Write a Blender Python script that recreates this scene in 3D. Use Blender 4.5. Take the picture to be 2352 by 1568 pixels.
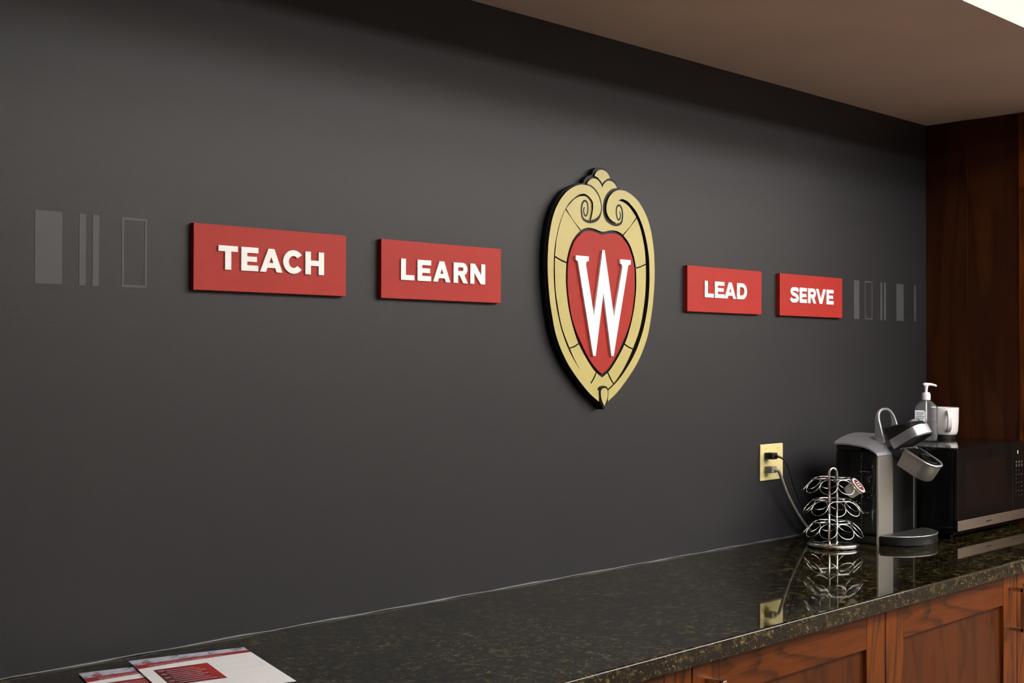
import bpy, bmesh, math, random
from mathutils import Vector, Matrix

random.seed(7)
scene = bpy.context.scene
for o in list(bpy.data.objects):
    bpy.data.objects.remove(o, do_unlink=True)
C = scene.collection
R = math.radians
EYE = 1.478                      # camera height; heights below are given relative to the eye and lifted by EYE

# ------------------------------------------------------------------ camera
yaw, pitch, roll = R(44.46155), R(0.66999), R(0.12683)
fw = Vector((math.sin(yaw) * math.cos(pitch), math.cos(yaw) * math.cos(pitch), math.sin(pitch)))
rt = Vector((math.cos(yaw), -math.sin(yaw), 0))
up = rt.cross(fw)
rt, up = math.cos(roll) * rt + math.sin(roll) * up, -math.sin(roll) * rt + math.cos(roll) * up
cd = bpy.data.cameras.new('camera')
cd.sensor_width = 36.0
cd.lens = 2836.694 / 2352 * 36
cd.clip_start = 0.02
cam = bpy.data.objects.new('camera', cd)
C.objects.link(cam)
m = Matrix((rt, up, -fw)).transposed().to_4x4()
m.translation = Vector((0, -2.154, EYE))
cam.matrix_world = m
scene.camera = cam

# ------------------------------------------------------------------ world, lamps, exposure
w = bpy.data.worlds.new('world')
scene.world = w
w.use_nodes = True
w.node_tree.nodes['Background'].inputs[0].default_value = (0.05, 0.048, 0.045, 1)
w.node_tree.nodes['Background'].inputs[1].default_value = 1.0


TUBE_STRENGTH, TUBE_COLOR = 17.5, (1.0, 0.975, 0.955)     # unseen light rows added out in the room, built further down
TUBE_X0, TUBE_X1, TUBE_Y, TUBE_Z = 1.50, 8.00, (-2.45, -4.00), 2.82

vs = scene.view_settings
vs.view_transform = 'Standard'
vs.look = 'None'
vs.exposure = 0.15
vs.gamma = 1.0
vs.use_curve_mapping = False

scene.cycles.max_bounces = 6
scene.cycles.diffuse_bounces = 3
scene.cycles.glossy_bounces = 4

# ------------------------------------------------------------------ materials
MATS = {}


def nt(name):
    mt = bpy.data.materials.new(name)
    mt.use_nodes = True
    t = mt.node_tree
    b = t.nodes['Principled BSDF']
    MATS[name] = mt
    return mt, t, b


def nd(t, typ, **kw):
    n = t.nodes.new(typ)
    for k, v in kw.items():
        setattr(n, k, v)
    return n


def ramp(t, fac, stops):
    r = nd(t, 'ShaderNodeValToRGB')
    cr = r.color_ramp
    while len(cr.elements) < len(stops):
        cr.elements.new(0.5)
    for e, (p, c) in zip(cr.elements, stops):
        e.position = p
        e.color = (*c, 1) if len(c) == 3 else c
    t.links.new(fac, r.inputs[0])
    return r.outputs[0]


def coords(t, scale=(1, 1, 1), rot=(0, 0, 0)):
    tc = nd(t, 'ShaderNodeTexCoord')
    mp = nd(t, 'ShaderNodeMapping')
    mp.inputs['Scale'].default_value = scale
    mp.inputs['Rotation'].default_value = rot
    t.links.new(tc.outputs['Object'], mp.inputs[0])
    return mp.outputs[0]


def noise(t, vec, scale, detail=2.0, rough=0.5, dist=0.0):
    n = nd(t, 'ShaderNodeTexNoise')
    n.inputs['Scale'].default_value = scale
    n.inputs['Detail'].default_value = detail
    n.inputs['Roughness'].default_value = rough
    n.inputs['Distortion'].default_value = dist
    t.links.new(vec, n.inputs['Vector'])
    return n.outputs[0]


def mixc(t, fac, a, b, mode='MIX'):
    n = nd(t, 'ShaderNodeMix', data_type='RGBA', blend_type=mode)
    for s, v in ((n.inputs[0], fac), (n.inputs[6], a), (n.inputs[7], b)):
        if isinstance(v, (int, float)):
            s.default_value = v
        elif isinstance(v, tuple):
            s.default_value = (*v, 1)
        else:
            t.links.new(v, s)
    return n.outputs[2]


def bump(t, b, h, strength, dist):
    n = nd(t, 'ShaderNodeBump')
    n.inputs['Strength'].default_value = strength
    n.inputs['Distance'].default_value = dist
    t.links.new(h, n.inputs['Height'])
    t.links.new(n.outputs[0], b.inputs['Normal'])


def plain(name, col, rough=0.5, metal=0.0, spec=0.5, var=0.06, vscale=60, bmp=0.0, bscale=400, coat=0.0):
    mt, t, b = nt(name)
    v = coords(t)
    n = noise(t, v, vscale, 3)
    lo = tuple(c * (1 - var) for c in col)
    hi = tuple(min(1, c * (1 + var)) for c in col)
    t.links.new(ramp(t, n, [(0.3, lo), (0.7, hi)]), b.inputs['Base Color'])
    b.inputs['Roughness'].default_value = rough
    b.inputs['Metallic'].default_value = metal
    b.inputs['Specular IOR Level'].default_value = spec
    b.inputs['Coat Weight'].default_value = coat
    if bmp:
        bump(t, b, noise(t, v, bscale, 2), bmp, 0.002)
    return mt


def wall_mat():
    mt, t, b = nt('charcoal_paint')
    v = coords(t)
    t.links.new(ramp(t, noise(t, v, 1.1, 3), [(0.3, (0.0168, 0.0165, 0.0198)), (0.7, (0.0192, 0.0190, 0.0215))]), b.inputs['Base Color'])
    b.inputs['Roughness'].default_value = 0.5
    b.inputs['Specular IOR Level'].default_value = 0.34
    bump(t, b, noise(t, v, 330, 2), 0.22, 0.001)


def wood(name, along, light, mid, dark, rough=0.38, seed=0.0, figure=7.0):
    mt, t, b = nt(name)
    s = [5.0, 5.0, 5.0]
    s[along] = 0.75
    tc = nd(t, 'ShaderNodeTexCoord')
    ad = nd(t, 'ShaderNodeVectorMath', operation='ADD')
    ad.inputs[1].default_value = (seed, seed * 1.7, seed * 0.6)
    t.links.new(tc.outputs['Object'], ad.inputs[0])
    mp = nd(t, 'ShaderNodeMapping')
    mp.inputs['Scale'].default_value = s
    t.links.new(ad.outputs[0], mp.inputs[0])
    n = noise(t, mp.outputs[0], 1.3, 2.0, 0.5, 0.5)
    mul = nd(t, 'ShaderNodeMath', operation='MULTIPLY')
    mul.inputs[1].default_value = figure
    t.links.new(n, mul.inputs[0])
    fr = nd(t, 'ShaderNodeMath', operation='FRACT')
    t.links.new(mul.outputs[0], fr.inputs[0])
    fig = ramp(t, fr.outputs[0], [(0.0, (1, 1, 1)), (0.22, (0.55, 0.55, 0.55)), (0.45, (0, 0, 0)), (0.9, (0.1, 0.1, 0.1)), (1.0, (1, 1, 1))])
    s2 = [260.0, 260.0, 260.0]
    s2[along] = 7.0
    mp2 = nd(t, 'ShaderNodeMapping')
    mp2.inputs['Scale'].default_value = s2
    t.links.new(ad.outputs[0], mp2.inputs[0])
    pore = noise(t, mp2.outputs[0], 1.0, 3, 0.6)
    base = mixc(t, ramp(t, noise(t, mp.outputs[0], 0.7, 2), [(0.35, (0, 0, 0)), (0.65, (1, 1, 1))]), mid, light)
    p = ramp(t, pore, [(0.36, (1, 1, 1)), (0.52, (0, 0, 0))])
    fp = mixc(t, 0.35, fig, mixc(t, 1.0, fig, p, 'MULTIPLY'))
    col = mixc(t, fp, base, dark)
    pf = nd(t, 'ShaderNodeMath', operation='MULTIPLY')
    pf.inputs[1].default_value = 0.35
    t.links.new(p, pf.inputs[0])
    col = mixc(t, pf.outputs[0], col, dark)
    t.links.new(col, b.inputs['Base Color'])
    b.inputs['Roughness'].default_value = rough
    b.inputs['Specular IOR Level'].default_value = 0.2
    bump(t, b, pore, 0.08, 0.001)


def granite():
    mt, t, b = nt('granite')
    v = coords(t)
    n1 = noise(t, v, 55, 5, 0.62, 0.4)
    n2 = noise(t, v, 170, 4, 0.6, 0.3)
    n3 = noise(t, v, 9, 3)
    vo = nd(t, 'ShaderNodeTexVoronoi', feature='F1')
    vo.inputs['Scale'].default_value = 210
    t.links.new(v, vo.inputs['Vector'])
    base = ramp(t, n1, [(0.40, (0.0025, 0.0022, 0.0015)), (0.52, (0.010, 0.0078, 0.0036)), (0.61, (0.07, 0.052, 0.016)), (0.74, (0.24, 0.17, 0.052))])
    fl = ramp(t, n2, [(0.60, (0, 0, 0)), (0.72, (1, 1, 1))])
    col = mixc(t, fl, base, (0.36, 0.28, 0.10))
    dk = ramp(t, vo.outputs[0], [(0.10, (0.0, 0.0, 0.0)), (0.45, (1, 1, 1))])
    col = mixc(t, 0.55, col, mixc(t, 1.0, col, dk, 'MULTIPLY'))
    pt = ramp(t, n3, [(0.35, (0.35, 0.35, 0.35)), (0.7, (1, 1, 1))])
    col = mixc(t, 1.0, col, pt, 'MULTIPLY')
    t.links.new(col, b.inputs['Base Color'])
    b.inputs['Roughness'].default_value = 0.035
    b.inputs['Specular IOR Level'].default_value = 0.42


def clear(name, tint, gloss_rough=0.04, ior=1.45, opacity=0.0, body=(0.5, 0.5, 0.5)):
    mt, t, b = nt(name)
    t.nodes.remove(b)
    tr = nd(t, 'ShaderNodeBsdfTransparent')
    tr.inputs[0].default_value = (*tint, 1)
    gl = nd(t, 'ShaderNodeBsdfGlossy')
    gl.inputs['Roughness'].default_value = gloss_rough
    gl.inputs[0].default_value = (1, 1, 1, 1)
    df = nd(t, 'ShaderNodeBsdfDiffuse')
    v = coords(t)
    t.links.new(ramp(t, noise(t, v, 40, 2), [(0.3, tuple(c * 0.9 for c in body)), (0.7, body)]), df.inputs[0])
    mx0 = nd(t, 'ShaderNodeMixShader')
    mx0.inputs[0].default_value = opacity
    t.links.new(tr.outputs[0], mx0.inputs[1])
    t.links.new(df.outputs[0], mx0.inputs[2])
    fr = nd(t, 'ShaderNodeFresnel')
    fr.inputs[0].default_value = ior
    mx = nd(t, 'ShaderNodeMixShader')
    t.links.new(fr.outputs[0], mx.inputs[0])
    t.links.new(mx0.outputs[0], mx.inputs[1])
    t.links.new(gl.outputs[0], mx.inputs[2])
    t.links.new(mx.outputs[0], t.nodes['Material Output'].inputs[0])


def emit(name, col, strength):
    mt, t, b = nt(name)
    b.inputs['Base Color'].default_value = (*col, 1)
    b.inputs['Emission Color'].default_value = (*col, 1)
    b.inputs['Emission Strength'].default_value = strength


def photo_strip():
    mt, t, b = nt('landscape_print')
    v = coords(t, (1, 1, 1))
    n = noise(t, v, 45, 5, 0.7, 0.6)
    t.links.new(ramp(t, n, [(0.30, (0.03, 0.035, 0.06)), (0.42, (0.16, 0.17, 0.26)), (0.5, (0.55, 0.56, 0.72)), (0.58, (0.62, 0.62, 0.72)), (0.68, (0.28, 0.19, 0.13)), (0.8, (0.10, 0.08, 0.07))]), b.inputs['Base Color'])
    b.inputs['Roughness'].default_value = 0.35


def red_box_print():
    mt, t, b = nt('red_gradient_print')
    tc = nd(t, 'ShaderNodeTexCoord')
    sp = nd(t, 'ShaderNodeSeparateXYZ')
    t.links.new(tc.outputs['Generated'], sp.inputs[0])
    t.links.new(ramp(t, sp.outputs[0], [(0.0, (0.075, 0.02, 0.022)), (0.5, (0.26, 0.02, 0.025)), (1.0, (0.48, 0.025, 0.02))]), b.inputs['Base Color'])
    b.inputs['Roughness'].default_value = 0.4


wall_mat()
granite()
photo_strip()
red_box_print()
plain('soffit_paint', (0.66, 0.54, 0.47), 0.8, var=0.05, vscale=3, bmp=0.15, bscale=250)
plain('ceiling_texture', (0.74, 0.70, 0.61), 0.9, var=0.05, vscale=90, bmp=1.0, bscale=140)
plain('room_paint', (0.38, 0.34, 0.30), 0.8, var=0.03, vscale=2)
plain('carpet', (0.15, 0.11, 0.085), 0.95, var=0.2, vscale=300)
plain('decal_grey', (0.066, 0.067, 0.072), 0.5, var=0.02, spec=0.34)
plain('caulk', (0.075, 0.077, 0.077), 0.3, var=0.5, vscale=14)
plain('sign_red', (0.375, 0.018, 0.012), 0.55, spec=0.3, var=0.03, vscale=20, bmp=0.08, bscale=600)
plain('letter_white', (0.90, 0.90, 0.90), 0.45, var=0.01)
plain('crest_gold', (0.47, 0.405, 0.140), 0.42, metal=0.0, var=0.03, vscale=15, bmp=0.05, bscale=600)
plain('crest_red', (0.355, 0.016, 0.010), 0.55, spec=0.3, var=0.05, vscale=25, bmp=0.1, bscale=500)
plain('crest_black', (0.0055, 0.006, 0.0055), 0.45, var=0.05, spec=0.2)
plain('crest_gold_shaded', (0.030, 0.025, 0.008), 0.5, var=0.05, spec=0.2)
plain('ivory_plastic', (0.70, 0.61, 0.30), 0.35, var=0.02)
plain('black_plastic', (0.010, 0.010, 0.010), 0.35, var=0.1)
plain('black_gloss', (0.005, 0.005, 0.005), 0.07, var=0.05, spec=0.22)
plain('black_satin', (0.007, 0.007, 0.008), 0.42, var=0.05, spec=0.35)
plain('dark_grey_plastic', (0.028, 0.029, 0.031), 0.38, var=0.05)
plain('grey_cord', (0.20, 0.185, 0.155), 0.5, var=0.08)
plain('silver_paint', (0.50, 0.51, 0.56), 0.30, metal=0.75, var=0.03, vscale=200)
plain('silver_satin', (0.36, 0.345, 0.32), 0.36, metal=0.7, var=0.03, vscale=200)
plain('chrome', (0.86, 0.86, 0.86), 0.09, metal=1.0, var=0.02)
plain('nickel', (0.62, 0.58, 0.50), 0.25, metal=1.0, var=0.02)
plain('steel_trim', (0.40, 0.33, 0.27), 0.33, metal=0.85, var=0.04)
plain('white_ceramic', (0.86, 0.84, 0.87), 0.12, var=0.01)
plain('white_plastic', (0.90, 0.91, 0.92), 0.3, var=0.01)
plain('pod_white', (0.66, 0.63, 0.56), 0.4, var=0.03)
plain('pod_foil', (0.80, 0.78, 0.76), 0.25, metal=0.3, var=0.02)
plain('pod_print', (0.14, 0.018, 0.022), 0.35, var=0.25, vscale=180)
plain('paper', (0.93, 0.94, 0.97), 0.45, var=0.01)
plain('banner_red', (0.34, 0.022, 0.028), 0.4, var=0.04)
plain('print_white', (0.90, 0.86, 0.86), 0.5, var=0.02)
plain('print_grey', (0.50, 0.50, 0.55), 0.5, var=0.02)
plain('label_white', (0.78, 0.82, 0.86), 0.4, var=0.02)
plain('label_ink', (0.13, 0.16, 0.22), 0.5, var=0.05)
plain('keypad_print', (0.10, 0.095, 0.10), 0.5, var=0.02)
plain('mw_window', (0.008, 0.006, 0.005), 0.12, var=0.3, vscale=900, spec=0.22)
plain('tank_edge', (0.05, 0.05, 0.05), 0.3)
plain('grate_metal', (0.10, 0.105, 0.10), 0.3, metal=0.6)
plain('recess_plastic', (0.016, 0.0165, 0.017), 0.4)
plain('water_bead', (0.75, 0.78, 0.8), 0.08, var=0.02)
emit('clock_dot', (1.0, 0.97, 0.93), 2.2)
emit('added_lamp_tube', TUBE_COLOR, TUBE_STRENGTH)
WL, WM, WD = (0.150, 0.0365, 0.0035), (0.108, 0.0245, 0.0026), (0.022, 0.0062, 0.0015)
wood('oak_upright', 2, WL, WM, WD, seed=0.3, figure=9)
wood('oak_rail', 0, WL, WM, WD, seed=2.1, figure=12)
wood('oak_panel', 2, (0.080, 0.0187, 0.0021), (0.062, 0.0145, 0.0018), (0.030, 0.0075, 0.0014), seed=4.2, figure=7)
wood('walnut_panel', 2, (0.060, 0.016, 0.004), (0.048, 0.012, 0.003), (0.024, 0.006, 0.002), seed=1.3, figure=4, rough=0.45)
clear('tank_plastic', (0.55, 0.56, 0.52), 0.05, 1.45, 0.10, (0.05, 0.055, 0.045))
clear('bottle_plastic', (0.96, 0.97, 0.98), 0.05, 1.40, 0.10, (0.75, 0.78, 0.82))
clear('gel', (0.84, 0.86, 0.88), 0.06, 1.2, 0.14, (0.5, 0.52, 0.56))

# ------------------------------------------------------------------ builders
ORG = {}


def thing(name, label, cat, loc, group=None):
    o = bpy.data.objects.new(name, None)
    o.empty_display_size = 0.05
    o.location = loc
    C.objects.link(o)
    ORG[o.name] = Vector(loc)
    tag(o, label, cat, group)
    return o


def tag(o, label, cat, group=None):
    o['label'] = label
    o['category'] = cat
    if group:
        o['group'] = group
    return o


class MB:
    """collects geometry in room coordinates"""

    def __init__(self):
        self.v = []
        self.f = []

    def add(self, verts, faces):
        k = len(self.v)
        self.v += [Vector(p) for p in verts]
        self.f += [tuple(i + k for i in f) for f in faces]
        return self

    def box(self, x0, x1, y0, y1, z0, z1):
        x0, x1 = min(x0, x1), max(x0, x1)
        y0, y1 = min(y0, y1), max(y0, y1)
        z0, z1 = min(z0, z1), max(z0, z1)
        vs_ = [(x, y, z) for z in (z0, z1) for y in (y0, y1) for x in (x0, x1)]
        return self.add(vs_, [(0, 2, 3, 1), (4, 5, 7, 6), (0, 1, 5, 4), (2, 6, 7, 3), (0, 4, 6, 2), (1, 3, 7, 5)])

    def loft(self, rings, cap=True, closed=True):
        n = len(rings[0])
        vs_ = [p for r in rings for p in r]
        fs = []
        for i in range(len(rings) - 1):
            for j in range(n if closed else n - 1):
                a, b_ = i * n + j, i * n + (j + 1) % n
                fs.append((a, b_, b_ + n, a + n))
        if cap:
            fs.append(tuple(reversed(range(n))))
            fs.append(tuple(range((len(rings) - 1) * n, len(rings) * n)))
        return self.add(vs_, fs)

    def lathe(self, c, prof, n=40):
        rings = [[(c[0] + r * math.cos(2 * math.pi * j / n), c[1] + r * math.sin(2 * math.pi * j / n), c[2] + z) for j in range(n)] for r, z in prof]
        return self.loft(rings)

    def tube(self, pts, r, n=8, closed=False):
        pts = [Vector(p) for p in pts]
        m_ = len(pts)
        rr = r if isinstance(r, (list, tuple)) else [r] * m_
        tan = []
        for i in range(m_):
            a = pts[(i - 1) % m_] if (closed or i > 0) else pts[0]
            b_ = pts[(i + 1) % m_] if (closed or i < m_ - 1) else pts[-1]
            tan.append((b_ - a).normalized())
        up_ = Vector((0, 0, 1)) if abs(tan[0].z) < 0.9 else Vector((1, 0, 0))
        nrm = (up_ - tan[0] * up_.dot(tan[0])).normalized()
        rings = []
        for i in range(m_):
            nrm = (nrm - tan[i] * nrm.dot(tan[i])).normalized()
            bi = tan[i].cross(nrm)
            rings.append([pts[i] + (nrm * math.cos(2 * math.pi * j / n) + bi * math.sin(2 * math.pi * j / n)) * rr[i] for j in range(n)])
        if closed:
            rings.append(rings[0])
        return self.loft(rings, cap=not closed)

    def prism(self, poly, origin, ex, ey, ez, d0, d1):
        """polygon (a, b) in the plane ex, ey, extruded along ez from d0 to d1"""
        o, ex, ey, ez = Vector(origin), Vector(ex), Vector(ey), Vector(ez)
        return self.loft([[o + ex * a + ey * b_ + ez * d for a, b_ in poly] for d in (d0, d1)])

    def build(self, name, mat, parent=None, smooth=False, bevel=0.0, seg=2, origin=None, kind=None, auto=None):
        me = bpy.data.meshes.new(name)
        o = bpy.data.objects.new(name, me)
        if parent is not None:
            org = ORG[parent.name]
        else:
            org = Vector(origin) if origin else Vector((0, 0, 0))
        me.from_pydata([tuple(p - org) for p in self.v], [], self.f)
        bm = bmesh.new()
        bm.from_mesh(me)
        bmesh.ops.recalc_face_normals(bm, faces=bm.faces)
        bm.to_mesh(me)
        bm.free()
        me.materials.append(MATS[mat])
        C.objects.link(o)
        ORG[o.name] = org
        if parent is not None:
            o.parent = parent
        else:
            o.location = org
        if bevel:
            b_ = o.modifiers.new('bevel', 'BEVEL')
            b_.width = bevel
            b_.segments = seg
            b_.limit_method = 'ANGLE'
            b_.angle_limit = R(40)
        if smooth:
            for p in me.polygons:
                p.use_smooth = True
        if auto:
            sm = [p for p in me.polygons]
            for p in sm:
                p.use_smooth = True
            me.set_sharp_from_angle(angle=R(auto))
        if kind:
            o['kind'] = kind
        return o


def curve_prism(loops, y_back, y_front, cx=0.0, cz=0.0):
    """filled outline(s), first loops may contain holes; loops are (x, z); returns MB of the solid"""
    cu = bpy.data.curves.new('tmp', 'CURVE')
    cu.dimensions = '2D'
    cu.fill_mode = 'BOTH'
    cu.extrude = abs(y_front - y_back) / 2
    for lp in loops:
        sp = cu.splines.new('POLY')
        sp.points.add(len(lp) - 1)
        for p, (a, b_) in zip(sp.points, lp):
            p.co = (a, b_, 0, 1)
        sp.use_cyclic_u = True
    ob = bpy.data.objects.new('tmp', cu)
    C.objects.link(ob)
    dg = bpy.context.evaluated_depsgraph_get()
    me = bpy.data.meshes.new_from_object(ob.evaluated_get(dg))
    ym = (y_back + y_front) / 2
    mb = MB()
    mb.add([(v.co.x + cx, ym - v.co.z, v.co.y + cz) for v in me.vertices], [tuple(p.vertices) for p in me.polygons])
    bpy.data.objects.remove(ob, do_unlink=True)
    bpy.data.curves.remove(cu)
    bpy.data.meshes.remove(me)
    return mb


def text_mesh(body, size):
    """2-D text outline as (verts, faces) in its own plane, baseline at 0"""
    cu = bpy.data.curves.new('tmp', 'FONT')
    cu.body = body
    cu.size = size
    ob = bpy.data.objects.new('tmp', cu)
    C.objects.link(ob)
    dg = bpy.context.evaluated_depsgraph_get()
    me = bpy.data.meshes.new_from_object(ob.evaluated_get(dg))
    out = [tuple(v.co) for v in me.vertices], [tuple(p.vertices) for p in me.polygons]
    bpy.data.objects.remove(ob, do_unlink=True)
    bpy.data.curves.remove(cu)
    bpy.data.meshes.remove(me)
    return out


def smooth_curve(pts, k=4, closed=False):
    out = []
    n = len(pts)
    for i in range(n if closed else n - 1):
        p0 = pts[(i - 1) % n] if (closed or i > 0) else pts[0]
        p1, p2 = pts[i], pts[(i + 1) % n]
        p3 = pts[(i + 2) % n] if (closed or i + 2 < n) else pts[-1]
        for s in range(k):
            t = s / k
            out.append(tuple(0.5 * (2 * b_ + (c - a) * t + (2 * a - 5 * b_ + 4 * c - d) * t * t + (3 * b_ - a - 3 * c + d) * t ** 3) for a, b_, c, d in zip(p0, p1, p2, p3)))
    if not closed:
        out.append(tuple(pts[-1]))
    return out


def stroke_outline(pts, widths):
    """tapered band around a 2-D centre line"""
    L, Rr = [], []
    n = len(pts)
    for i in range(n):
        a, b_ = pts[max(i - 1, 0)], pts[min(i + 1, n - 1)]
        tx, ty = b_[0] - a[0], b_[1] - a[1]
        q = math.hypot(tx, ty) or 1
        wv = widths[i] / 2 if isinstance(widths, (list, tuple)) else widths / 2
        L.append((pts[i][0] - ty / q * wv, pts[i][1] + tx / q * wv))
        Rr.append((pts[i][0] + ty / q * wv, pts[i][1] - tx / q * wv))
    return L, Rr


def stroke_mesh(pts, widths, y_back, y_front, cx=0, cz=0):
    L, Rr = stroke_outline(pts, widths)
    mb = MB()
    rings = []
    for a, b_ in zip(L, Rr):
        rings.append([(a[0] + cx, y_back, a[1] + cz), (b_[0] + cx, y_back, b_[1] + cz), (b_[0] + cx, y_front, b_[1] + cz), (a[0] + cx, y_front, a[1] + cz)])
    mb.loft(rings)
    return mb


def struct(o):
    o['kind'] = 'structure'
    return o


def E(z):
    return z + EYE


# ------------------------------------------------------------------ the room
XC, DS, ZC, ZK, DC = 4.228, 0.8205, 0.8434, -0.5636, 0.689
HI = E(ZC) + 0.76
wall_back = struct(MB().box(-3.0, 9.0, 0.0, 0.12, 0, HI).build('wall_back', 'charcoal_paint'))
struct(MB().box(-3.0, 9.0, -6.0, 0.0, -0.1, 0.0).build('floor', 'carpet'))
struct(MB().box(-3.0, 9.0, -DS, 0.0, E(ZC), HI).build('ceiling', 'soffit_paint'))
struct(MB().box(-3.0, 9.0, -6.0, 0.12, HI, HI + 0.1).build('ceiling_upper', 'ceiling_texture'))
struct(MB().box(-3.12, -3.0, -6.0, 0.12, 0, HI).build('wall_left', 'room_paint'))
struct(MB().box(9.0, 9.12, -6.0, 0.12, 0, HI).build('wall_right', 'room_paint'))
struct(MB().box(-3.12, 9.12, -6.12, -6.0, 0, HI).build('wall_front', 'room_paint'))

# unseen linear lamps added for the wall sheen and worktop edge highlight
for ly, lb_ in zip(TUBE_Y, ('added unseen oval lamp nearest the charcoal wall', 'added unseen oval lamp in the second row from the charcoal wall')):
    lamp = thing('added_lamp', lb_, 'lamp', ((TUBE_X0 + TUBE_X1) / 2, ly, TUBE_Z), 'added unseen lamps')
    rings_ = []
    for x, sc_ in ((TUBE_X0, 1.0), (TUBE_X1, 1.0)):
        rings_.append([(x, ly + 0.20 * sc_ * math.cos(2 * math.pi * j / 24), TUBE_Z + 0.055 * sc_ * math.sin(2 * math.pi * j / 24)) for j in range(24)])
    MB().loft(rings_).build('diffuser', 'added_lamp_tube', lamp, auto=50)
    for x in (TUBE_X0 - 0.02, TUBE_X1 + 0.02):
        MB().loft([[(x + q, ly + 0.21 * math.cos(2 * math.pi * j / 24), TUBE_Z + 0.062 * math.sin(2 * math.pi * j / 24)) for j in range(24)] for q in (-0.0195, 0.0195)]).build('end_cap', 'white_plastic', lamp)
        MB().tube([(x, ly, TUBE_Z + 0.055), (x, ly, HI - 0.001)], 0.006, 8).build('hanger', 'white_plastic', lamp)

# painted grey bars on the charcoal wall
ZT, ZB = E(0.2573), E(0.1270)


def stripe(x0, x1, hollow=0.0):
    if hollow:
        mb = curve_prism([[(x0, ZB), (x1, ZB), (x1, ZT), (x0, ZT)], [(x0 + hollow, ZB + hollow), (x1 - hollow, ZB + hollow), (x1 - hollow, ZT - hollow), (x0 + hollow, ZT - hollow)]], 0.0, -0.0006)
    else:
        mb = MB().box(x0, x1, 0.0, -0.0006, ZB, ZT)
    mb.build('painted_bar', 'decal_grey', wall_back)


# caulk bead where the worktop meets the wall
cb = MB()
pts = []
for i in range(70):
    x = -1.0 + (XC + 1.0) * i / 69
    pts.append((x, -0.0015, E(ZK) + 0.001 + 0.0008 * math.sin(i * 2.3)))
cb.tube(pts, [0.0026 + 0.0008 * math.sin(i * 1.7) for i in range(70)], 8)
struct(cb.build('trim_1', 'caulk', smooth=True))
for a, b_, h_ in ((0.9279, 0.9778, 0), (1.0100, 1.0224, 0), (1.0354, 1.0479, 0), (1.0929, 1.1435, 0.0042),
                  (3.7208, 3.7558, 0), (3.7919, 3.8427, 0.0048), (3.8962, 3.9100, 0), (3.9215, 3.9355, 0), (4.0085, 4.0602, 0), (4.1366, 4.1498, 0)):
    stripe(a, b_, h_)

# ------------------------------------------------------------------ worktop and cabinets
ct = MB().box(-1.2, XC - 0.001, -0.002, -DC, E(ZK) - 0.040, E(ZK)).build('countertop', 'granite', bevel=0.0055, seg=6, auto=60, origin=(1.5, -0.34, E(ZK) - 0.04))
tag(ct, 'long dark speckled polished granite countertop along the charcoal wall', 'countertop')

CT_B = E(ZK) - 0.0402
YD = -0.662                                     # door fronts


def cabinet(x0, x1, handle_right, label):
    t = thing('base_cabinet', label, 'cabinet', ((x0 + x1) / 2, -0.32, 0.0), 'base cabinets under the granite worktop')
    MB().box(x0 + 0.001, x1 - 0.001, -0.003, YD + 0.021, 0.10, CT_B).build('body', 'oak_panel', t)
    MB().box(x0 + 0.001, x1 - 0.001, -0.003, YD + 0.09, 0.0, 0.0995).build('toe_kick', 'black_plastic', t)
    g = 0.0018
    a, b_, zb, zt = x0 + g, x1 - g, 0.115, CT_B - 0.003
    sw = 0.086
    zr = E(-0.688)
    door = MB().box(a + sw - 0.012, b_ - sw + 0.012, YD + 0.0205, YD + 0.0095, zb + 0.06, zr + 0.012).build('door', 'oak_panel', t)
    for (u, v) in ((a, a + sw), (b_ - sw, b_)):
        MB().box(u, v, YD + 0.0205, YD, zb, zt).build('stile', 'oak_upright', door, bevel=0.0015)
    for (u, v) in ((zr, zt), (zb, zb + 0.075)):
        MB().box(a + sw + 0.0002, b_ - sw - 0.0002, YD + 0.0205, YD + 0.0004, u, v).build('rail', 'oak_rail', door, bevel=0.0015)
    # square bar pull
    hx = b_ - 0.045 if handle_right else a + 0.048
    hm = MB()
    z1, z0 = E(-0.640), E(-0.762)
    for z in (z1 - 0.006, z0 + 0.006):
        hm.box(hx - 0.006, hx + 0.006, YD, YD - 0.040, z - 0.005, z + 0.005)
    hm.box(hx - 0.006, hx + 0.006, YD - 0.032, YD - 0.043, z0, z1)
    hm.build('handle', 'nickel', door, bevel=0.0012)
    return t


XS = [0.44, 1.205, 1.9637, 2.7224, 3.4609, 4.226]
LB = ['oak base cabinet at the far left end under the brochures',
      'oak base cabinet second from the left, below the LEARN sign',
      'oak base cabinet with arched grain on its top rail, below the crest',
      'oak base cabinet with a straight grained rail, in front of the coffee maker',
      'oak base cabinet at the right end, in front of the microwave']
for i in range(5):
    cabinet(XS[i], XS[i + 1], i % 2 == 1, LB[i])

# tall cabinet whose side closes the niche on the right
tc_ = thing('tall_cabinet', 'tall dark stained wooden cabinet closing the niche beside the microwave', 'cabinet', (XC + 0.35, -0.35, 0.0))
MB().box(XC + 0.006, XC + 0.7, -0.003, -0.70, 0.0, E(ZC) - 0.002).build('body', 'walnut_panel', tc_)
MB().box(XC, XC + 0.006, -0.001, -0.1564, E(ZK) + 0.001, E(ZC) - 0.002).build('stile', 'walnut_panel', tc_)
MB().box(XC + 0.003, XC + 0.006, -0.1566, -0.3403, E(ZK) + 0.001, E(ZC) - 0.002).build('side_panel', 'walnut_panel', tc_)
MB().box(XC, XC + 0.006, -0.3405, -0.70, E(ZK) + 0.001, E(ZC) - 0.002).build('stile', 'oak_upright', tc_)


# ------------------------------------------------------------------ red word signs
def arc(cx, cy, rx, ry, a0, a1, n=14):
    return [(cx + rx * math.cos(R(a0 + (a1 - a0) * i / n)), cy + ry * math.sin(R(a0 + (a1 - a0) * i / n))) for i in range(n + 1)]


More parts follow.
